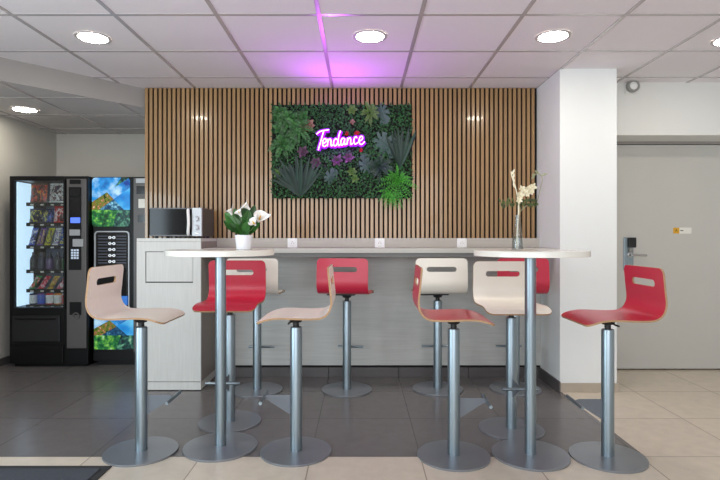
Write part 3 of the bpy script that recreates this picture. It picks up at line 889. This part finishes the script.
obj('light_panel', box(BM(), gx0, gx0+.012, .03, .26, gz0+.01, gz1-.01), 'strip', t)
obj('glass_front', box(BM(), gx0, gx1, .010, .014, gz0, gz1), 'glass', t)
bm = ring_plate(BM(), rrect(gx1-gx0+.03, gz1-gz0+.03, .012), rrect(gx1-gx0-.004, gz1-gz0-.004, .008), -.012, .008, ((gx0+gx1)/2, (gz0+gz1)/2))
obj('window_frame', bm, 'machine', t)
bm = box(BM(), .02, .50, -.016, 0, .035, .20, .004); 
obj('kick_panel', bm, 'machine', t)
bm = box(BM(), .03, .47, -.012, .0, .235, .475, .006)
fl = obj('delivery_flap', bm, 'blackpl', t)
obj('flap_grip', box(BM(), .06, .44, -.022, -.01, .435, .455, .004), 'machine', fl)
# control column
col = obj('control_column', box(BM(), .535, .715, -.014, 0, .175, 1.735, .004), 'column', t)
def cp(nm, px0, px1, py0, py1, m_, dpt=.006, base=-.014, par=col, r=.004):
    """piece on the column face, placed by its height and width measured on the front plane"""
    xa, xb = (px0-360)*4.78/520-SX0, (px1-360)*4.78/520-SX0
    za, zb = 1.2+(237-py1)*4.78/520, 1.2+(237-py0)*4.78/520
    return obj(nm, plate(BM(), rrect(xb-xa, zb-za, min(r, (xb-xa)*.45, (zb-za)*.45), 4), base-dpt, base, ((xa+xb)/2, (za+zb)/2)), m_, par)
cp('name_plate', 69.5, 80.5, 179.5, 184, 'machine'); cp('black_inset', 68.5, 81, 187, 270, 'machine', .003)
cp('display_window', 70, 80, 188.5, 196, 'darkscr', .007); cp('display_window', 70, 80, 198, 212, 'darkscr', .007)
cp('blue_screen', 70.5, 80, 217.5, 223, 'bluescr', .007); cp('coin_slot_plate', 69.5, 80, 229.5, 235.5, 'silver', .007)
cp('bill_reader', 73, 83.5, 239, 246.5, 'silver', .012)
cp('coin_return', 69.5, 81, 302, 315, 'machine', .006)
bm = BM()
for i in range(3):
    for j in range(4):
        xa = (72.2+i*2.75-360)*4.78/520-SX0; za = 1.2+(237-(250.2+j*2.6))*4.78/520
        box(bm, xa-.0095, xa+.0095, -.025, -.017, za-.009, za+.009, .002)
obj('keypad', bm, 'keys', col)
bm = ring_plate(BM(), [(.032*math.cos(2*PI*k/28), .032*math.sin(2*PI*k/28)) for k in range(28)], [(.022*math.cos(2*PI*k/28), .022*math.sin(2*PI*k/28)) for k in range(28)], -.026, -.014, (.625, .475))
obj('return_cup', bm, 'column', col)
# shelves and what stands on them
shelf_z = [1.518, 1.330, 1.120, .892, .712, .566]
for z in shelf_z:
    sh = obj('shelf', box(BM(), gx0+.075, gx1-.008, .06, .48, z-.012, z, .002), 'machine_in', t)
    bm = box(BM(), gx0+.075, gx1-.008, .052, .060, z-.030, z+.004, .001)
    obj('price_rail', bm, 'machine', sh)
    for k in range(4): obj('price_tag', box(BM(), gx0+.115+k*.095, gx0+.145+k*.095, .049, .053, z-.024, z-.010), 'signw', sh)

def packet_mesh(w, h, dd, lean=0.0, twist=0.0, seed=0, crimp=True):
    """pillow bag with crimped ends"""
    random.seed(seed); bm = BM(); nx, nz2 = 8, 10
    F, Bk = [], []
    for j in range(nz2+1):
        f = j/nz2; rf_, rb_ = [], []
        for i in range(nx+1):
            g = i/nx
            bul = (math.sin(PI*f)**.6)*(math.sin(PI*g)**.55)*dd*.5 + .0008
            x = (g-.5)*w*(1-.05*math.sin(PI*f)); z = f*h
            wob = random.uniform(-.002, .002)*math.sin(PI*f)
            rf_.append(bm.verts.new((x, -bul+wob, z))); rb_.append(bm.verts.new((x, bul+wob, z)))
        F.append(rf_); Bk.append(rb_)
    for j in range(nz2):
        for i in range(nx):
            mi = 1 if 3 <= j <= 6 and 1 <= i <= nx-2 else (2 if j in (0, nz2-1) else 0)
            bm.faces.new((F[j][i], F[j][i+1], F[j+1][i+1], F[j+1][i])).material_index = mi
            bm.faces.new((Bk[j][i+1], Bk[j][i], Bk[j+1][i], Bk[j+1][i+1])).material_index = 0
        for i, s in ((0, 1), (nx, -1)):
            bm.faces.new((F[j][i], F[j+1][i], Bk[j+1][i], Bk[j][i])).material_index = 0
    for j in (0, nz2):
        for i in range(nx): bm.faces.new((F[j][i], Bk[j][i], Bk[j][i+1], F[j][i+1])).material_index = 2
    for v in bm.verts:
        z = v.co.z; v.co.y += z*math.tan(lean); v.co.x += z*math.tan(twist)
    return bm

def wrap(nm, rgb, e=.10):
    return mat('wrapper_'+nm, rgb, .25, spec=.6, var=.35, vscale=25, emit=rgb, estr=e)  # faint self-glow stands in for light falling on the wrapper
def print_mat(cols, seed):
    nm = 'printed_wrapper_'+'_'.join(c[0] for c in cols)
    if nm in MATS: return MATS[nm]
    m = bpy.data.materials.new(nm); m.use_nodes = True; nt = m.node_tree; b = nt.nodes['Principled BSDF']
    tc = nt.nodes.new('ShaderNodeTexCoord'); mp = nt.nodes.new('ShaderNodeMapping'); mp.inputs['Location'].default_value = (seed*1.37, 0, seed*.71)
    mp.inputs['Rotation'].default_value = (0, .5, 0); mp.inputs['Scale'].default_value = (1, 1, .6)
    nt.links.new(tc.outputs['Object'], mp.inputs['Vector'])
    nz = nt.nodes.new('ShaderNodeTexNoise'); nz.inputs['Scale'].default_value = 30; nz.inputs['Detail'].default_value = 3; nz.inputs['Distortion'].default_value = 1.2
    nt.links.new(mp.outputs['Vector'], nz.inputs['Vector'])
    r = nt.nodes.new('ShaderNodeValToRGB'); e = r.color_ramp.elements
    e[0].position, e[0].color = .40, lin(tuple(int(v*.35) for v in cols[0][1])); e[1].position, e[1].color = .68, lin(cols[2][1])
    k = e.new(.48); k.color = lin(cols[0][1]); k = e.new(.58); k.color = lin(cols[1][1])
    nt.links.new(nz.outputs['Fac'], r.inputs['Fac']); nt.links.new(r.outputs['Color'], b.inputs['Base Color'])
    nt.links.new(r.outputs['Color'], b.inputs['Emission Color']); b.inputs['Emission Strength'].default_value = .12  # print glows slightly, in place of the machine's inner light
    b.inputs['Roughness'].default_value = .25; MATS[nm] = m
    return m
def snack(name, cat, label, x, z, w, h, dd, cols, lean=.1, twist=0.0, y=.10, seed=0):
    bm = packet_mesh(w*1.1, h*1.14, dd, lean, twist, seed)
    p_ = print_mat(cols, seed)
    o = obj(name, bm, [p_, p_, wrap(cols[0][0], cols[0][1])], None, smooth=True)
    o.location = (SX0+x, SY+y, z)
    tag(o, label, cat, 'snacks in the vending machine')
    return o
navy, gold, redc, wht = ('navy', (34, 40, 78)), ('gold', (206, 170, 60)), ('red', (205, 30, 40)), ('white', (225, 225, 225))
brown, blue, violet, yel = ('brown', (110, 72, 60)), ('blue', (56, 92, 190)), ('violet', (110, 72, 150)), ('yellow', (215, 205, 50))
grn, pink, oran, drk = ('green', (40, 150, 80)), ('pink', (210, 90, 120)), ('orange', (225, 140, 50)), ('dark', (40, 42, 54))
zz = shelf_z
snack('snack_bag', 'snack bag', 'brown and red snack bag on the top shelf of the machine', .205, zz[0]+.001, .145, .165, .05, [brown, redc, gold], seed=1)
snack('snack_bag', 'snack bag', 'pale silver snack bag on the top shelf of the machine', .370, zz[0]+.001, .125, .165, .05, [wht, brown, navy], seed=2, twist=.03)
snack('snack_bag', 'snack bag', 'dark snack bag cut by the column on the top shelf', .468, zz[0]+.001, .038, .15, .03, [drk, wht, drk], seed=3)
snack('snack_bag', 'snack bag', 'navy and yellow snack bag on the second shelf of the machine', .205, zz[1]+.001, .16, .12, .05, [navy, yel, navy], seed=4)
snack('snack_bag', 'snack bag', 'narrow dark blue snack bag on the second shelf', .315, zz[1]+.001, .055, .12, .04, [navy, blue, drk], seed=5)
snack('snack_bag', 'snack bag', 'bright red and white snack bag on the second shelf', .415, zz[1]+.001, .12, .140, .05, [redc, wht, redc], seed=6)
for k, (c, l, tw) in enumerate((((blue, wht, navy), 'blue candy bag on the third shelf', .25), ((violet, gold, navy), 'violet candy bag on the third shelf', .3),
                                ((yel, drk, gold), 'yellow candy bag on the third shelf', .3), ((wht, violet, drk), 'white and violet candy bag on the third shelf', .25), ((blue, yel, navy), 'light blue candy bag cut by the column, third shelf', .02))):
    snack('candy_bag', 'candy bag', l, .138+k*.074, zz[2]+.001, .052, .145, .03, list(c), .1, tw*.8, seed=10+k)
for k, (c, l) in enumerate((((grn, redc, wht), 'green wrapped bar on the fifth shelf of the machine'), ((redc, pink, wht), 'red wrapped bar on the fifth shelf of the machine'),
                            ((gold, brown, oran), 'golden wrapped bar on the fifth shelf of the machine'), ((pink, wht, redc), 'pink wrapped bar on the fifth shelf of the machine'))):
    snack('wrapped_bar', 'snack bar', l, .140+k*.086, zz[4]+.001, .050, .105, .028, list(c), .15, .5, seed=20+k)

def can_like(name, cat, label, x, z, prof, cols):
    bm = BM()
    lathe(bm, prof, 24)
    zs = [p[1] for p in prof]; z0_, z1_ = min(zs), max(zs)
    for f in bm.faces:
        c = f.calc_center_median().z
        f.material_index = 1 if z0_+(z1_-z0_)*.25 < c < z0_+(z1_-z0_)*.62 else 0
    o = obj(name, bm, cols, None, smooth=True); o.location = (SX0+x, SY+.105, z)
    tag(o, label, cat, 'drinks in the vending machine'); return o
bott = [(.001, 0), (.031, 0), (.033, .006), (.033, .085), (.030, .105), (.016, .135), (.013, .142), (.013, .148), (.0155, .149), (.0155, .163), (.001, .164)]
for k, (c, c2, l) in enumerate((('dark', drk, 'first dark bottle from the lit side, fourth machine shelf'), ('navy', navy, 'second dark bottle from the lit side, fourth machine shelf'),
                                ('dark', violet, 'third dark bottle from the lit side, fourth machine shelf'), ('navy', drk, 'fourth dark bottle from the lit side, fourth machine shelf'),
                                ('dark', grn, 'dark bottle by the column with a greenish band, fourth machine shelf'))):
    can_like('drink_bottle', 'bottle', l, .158+k*.076, zz[3]+.001, bott, [wrap('b'+c, (46, 48, 62), .06), wrap('l'+c2[0], tuple(int(v*.6+20) for v in c2[1]), .08)])
canp = [(.001, .002), (.022, .002), (.027, 0), (.033, .010), (.033, .088), (.028, .100), (.026, .102), (.024, .099), (.001, .098)]
for k, (c, c2, l) in enumerate(((navy, wht, 'navy can with white band on the bottom machine shelf'), (violet, blue, 'violet and blue can on the bottom machine shelf'),
                                (redc, wht, 'red can on the bottom machine shelf'), (oran, wht, 'orange can on the bottom machine shelf'), (wht, redc, 'pale can cut by the column on the bottom shelf'))):
    can_like('drink_can', 'can', l, .152+k*.078, zz[5]+.001, canp, [wrap('c'+c[0], c[1], .15), wrap(c2[0], c2[1])])

# ------------------------------------------------------------------ coffee machine
KX0, KX1, KY = -2.495, -1.915, 4.86
t = thing('coffee_machine', 'black hot-drink machine with backlit landscape pictures', 'vending machine', (KX0, KY, 0))
kw, kh = KX1-KX0, 1.762
obj('cabinet_body', box(box(BM(), 0, kw, 0, .76, .04, kh, .004), .03, kw-.03, .03, .73, 0, .04), 'machine', t)
def kp(px, py):
    return ((px-360)*4.85/520-KX0, 1.2+(237-py)*4.85/520)
def kplate(nm, px0, px1, py0, py1, m_, d0, d1, r, par=t):
    xa, zb = kp(px0, py0); xb, za = kp(px1, py1)
    return obj(nm, plate(BM(), rrect(xb-xa, zb-za, r, 6), d0, d1, ((xa+xb)/2, (za+zb)/2)), m_, par)
def kring(nm, px0, px1, py0, py1, m_, d0, d1, r, wd, par=t):
    xa, zb = kp(px0, py0); xb, za = kp(px1, py1); W_, H_ = xb-xa, zb-za
    return obj(nm, ring_plate(BM(), rrect(W_, H_, r, 6), rrect(W_-2*wd, H_-2*wd, r*.7, 6), d0, d1, ((xa+xb)/2, (za+zb)/2)), m_, par)
kplate('picture_panel', 91.8, 129.5, 177.5, 226.5, 'pic1', -.008, 0, .035)
kplate('picture_panel', 94, 133, 308, 349.5, 'pic2', -.008, 0, .015)
pn = kplate('selection_panel', 95.5, 128.5, 232, 309, 'darkscr', -.006, 0, .03)
kring('silver_surround', 94.5, 129.5, 231, 310, 'silver', -.014, 0, .035, .011)
for k in range(5):
    bm = BM()
    for sx in (-2, 2):
        x, z = kp(111.8+sx, 237.5+6.0*k)
        ring_plate(bm, [(.0135*math.cos(2*PI*j/18), .0135*math.sin(2*PI*j/18)) for j in range(18)], [(.0065*math.cos(2*PI*j/18), .0065*math.sin(2*PI*j/18)) for j in range(18)], -.012, -.006, (x, z))
    xa, z = kp(111.8-2, 237.5+6.0*k); xb, _ = kp(111.8+2, 0)
    box(bm, xa+.010, xb-.010, -.011, -.006, z-.003, z+.003)
    obj('button_pair', bm, 'iconw', pn)
    for q0, q1 in ((98, 107.5), (116, 126)):
        for dz in (-1.4, 1.4):
            xa, z = kp(q0, 237.5+6.0*k+dz); xb, _ = kp(q1, 0)
            obj('label_strip', box(BM(), xa, xb, -.008, -.006, z-.0035, z+.0035), 'lineg', pn)
kplate('cup_recess', 99, 126, 268, 303, 'dark', -.0075, -.006, .02, pn)
kplate('cup_tray', 112, 128, 296, 305, 'bluecup', -.03, -.006, .008, pn)
kplate('payment_column', 133.5, 147, 178, 352, 'column', -.008, 0, .006)
kplate('name_plate', 136, 146, 178.5, 183, 'silver', -.012, -.008, .003)
kplate('coin_slot_plate', 136.5, 146, 186, 194, 'darkscr', -.012, -.008, .004)
kplate('pale_sticker', 138.5, 146, 199, 208, 'signw', -.012, -.008, .003)
kplate('card_reader', 138, 146, 215, 222, 'bluescr' if False else 'darkscr', -.016, -.008, .004)

# ------------------------------------------------------------------ light
def area(name, loc, rot, sx, sy, power, col):
    l = bpy.data.lights.new(name, 'AREA'); l.shape = 'RECTANGLE'; l.size = sx; l.size_y = sy
    l.energy = power; l.color = col
    o = bpy.data.objects.new(name, l); COL.objects.link(o); o.location = loc; o.rotation_euler = rot; return o
area('window_daylight', (-.6, -2.6, 1.5), (PI/2*1.02, 0, 0), 5.0, 2.2, 138, (.93, .96, 1.0))
area('side_window_daylight', (-3.25, .9, 1.1), (PI/2, 0, -PI/2*.92), 2.0, 1.6, 80, (.72, .89, 1.0))
def spot(name, loc, target, power, col, ang, rad=.12):
    l = bpy.data.lights.new(name, 'SPOT'); l.energy = power; l.color = col; l.spot_size = ang; l.spot_blend = 1.0; l.shadow_soft_size = rad
    o = bpy.data.objects.new(name, l); COL.objects.link(o); o.location = loc
    o.rotation_euler = (Vector(target)-Vector(loc)).to_track_quat('-Z', 'Y').to_euler(); return o
spot('neon_ceiling_fill', (-.24, 4.22, 2.02), (-.08, 3.85, 2.505), 17, (.62, .08, 1.0), 2.7, .04)  # added bare spot, throws the sign's purple onto the ceiling
pl = bpy.data.lights.new('neon_glow', 'POINT'); pl.energy = 2.4; pl.color = (.55, .06, 1.0); pl.shadow_soft_size = .04
po = bpy.data.objects.new('neon_glow', pl); COL.objects.link(po); po.location = (-.165, 4.40, 1.99)
w = bpy.data.worlds.new('World'); S.world = w; w.use_nodes = True
bg = w.node_tree.nodes['Background']; bg.inputs['Color'].default_value = (.80, .84, .90, 1); bg.inputs['Strength'].default_value = .72

# ------------------------------------------------------------------ camera
cam = bpy.data.cameras.new('camera'); cam.sensor_width = 36; cam.lens = 26.0
cam.shift_y = -3/720
co = bpy.data.objects.new('camera', cam); COL.objects.link(co)
co.location = (0, 0, 1.2); co.rotation_euler = (PI/2, 0, 0)
S.camera = co
S.view_settings.view_transform = 'Standard'
S.view_settings.look = 'None'
S.view_settings.exposure = 0.0
S.view_settings.gamma = 1.0
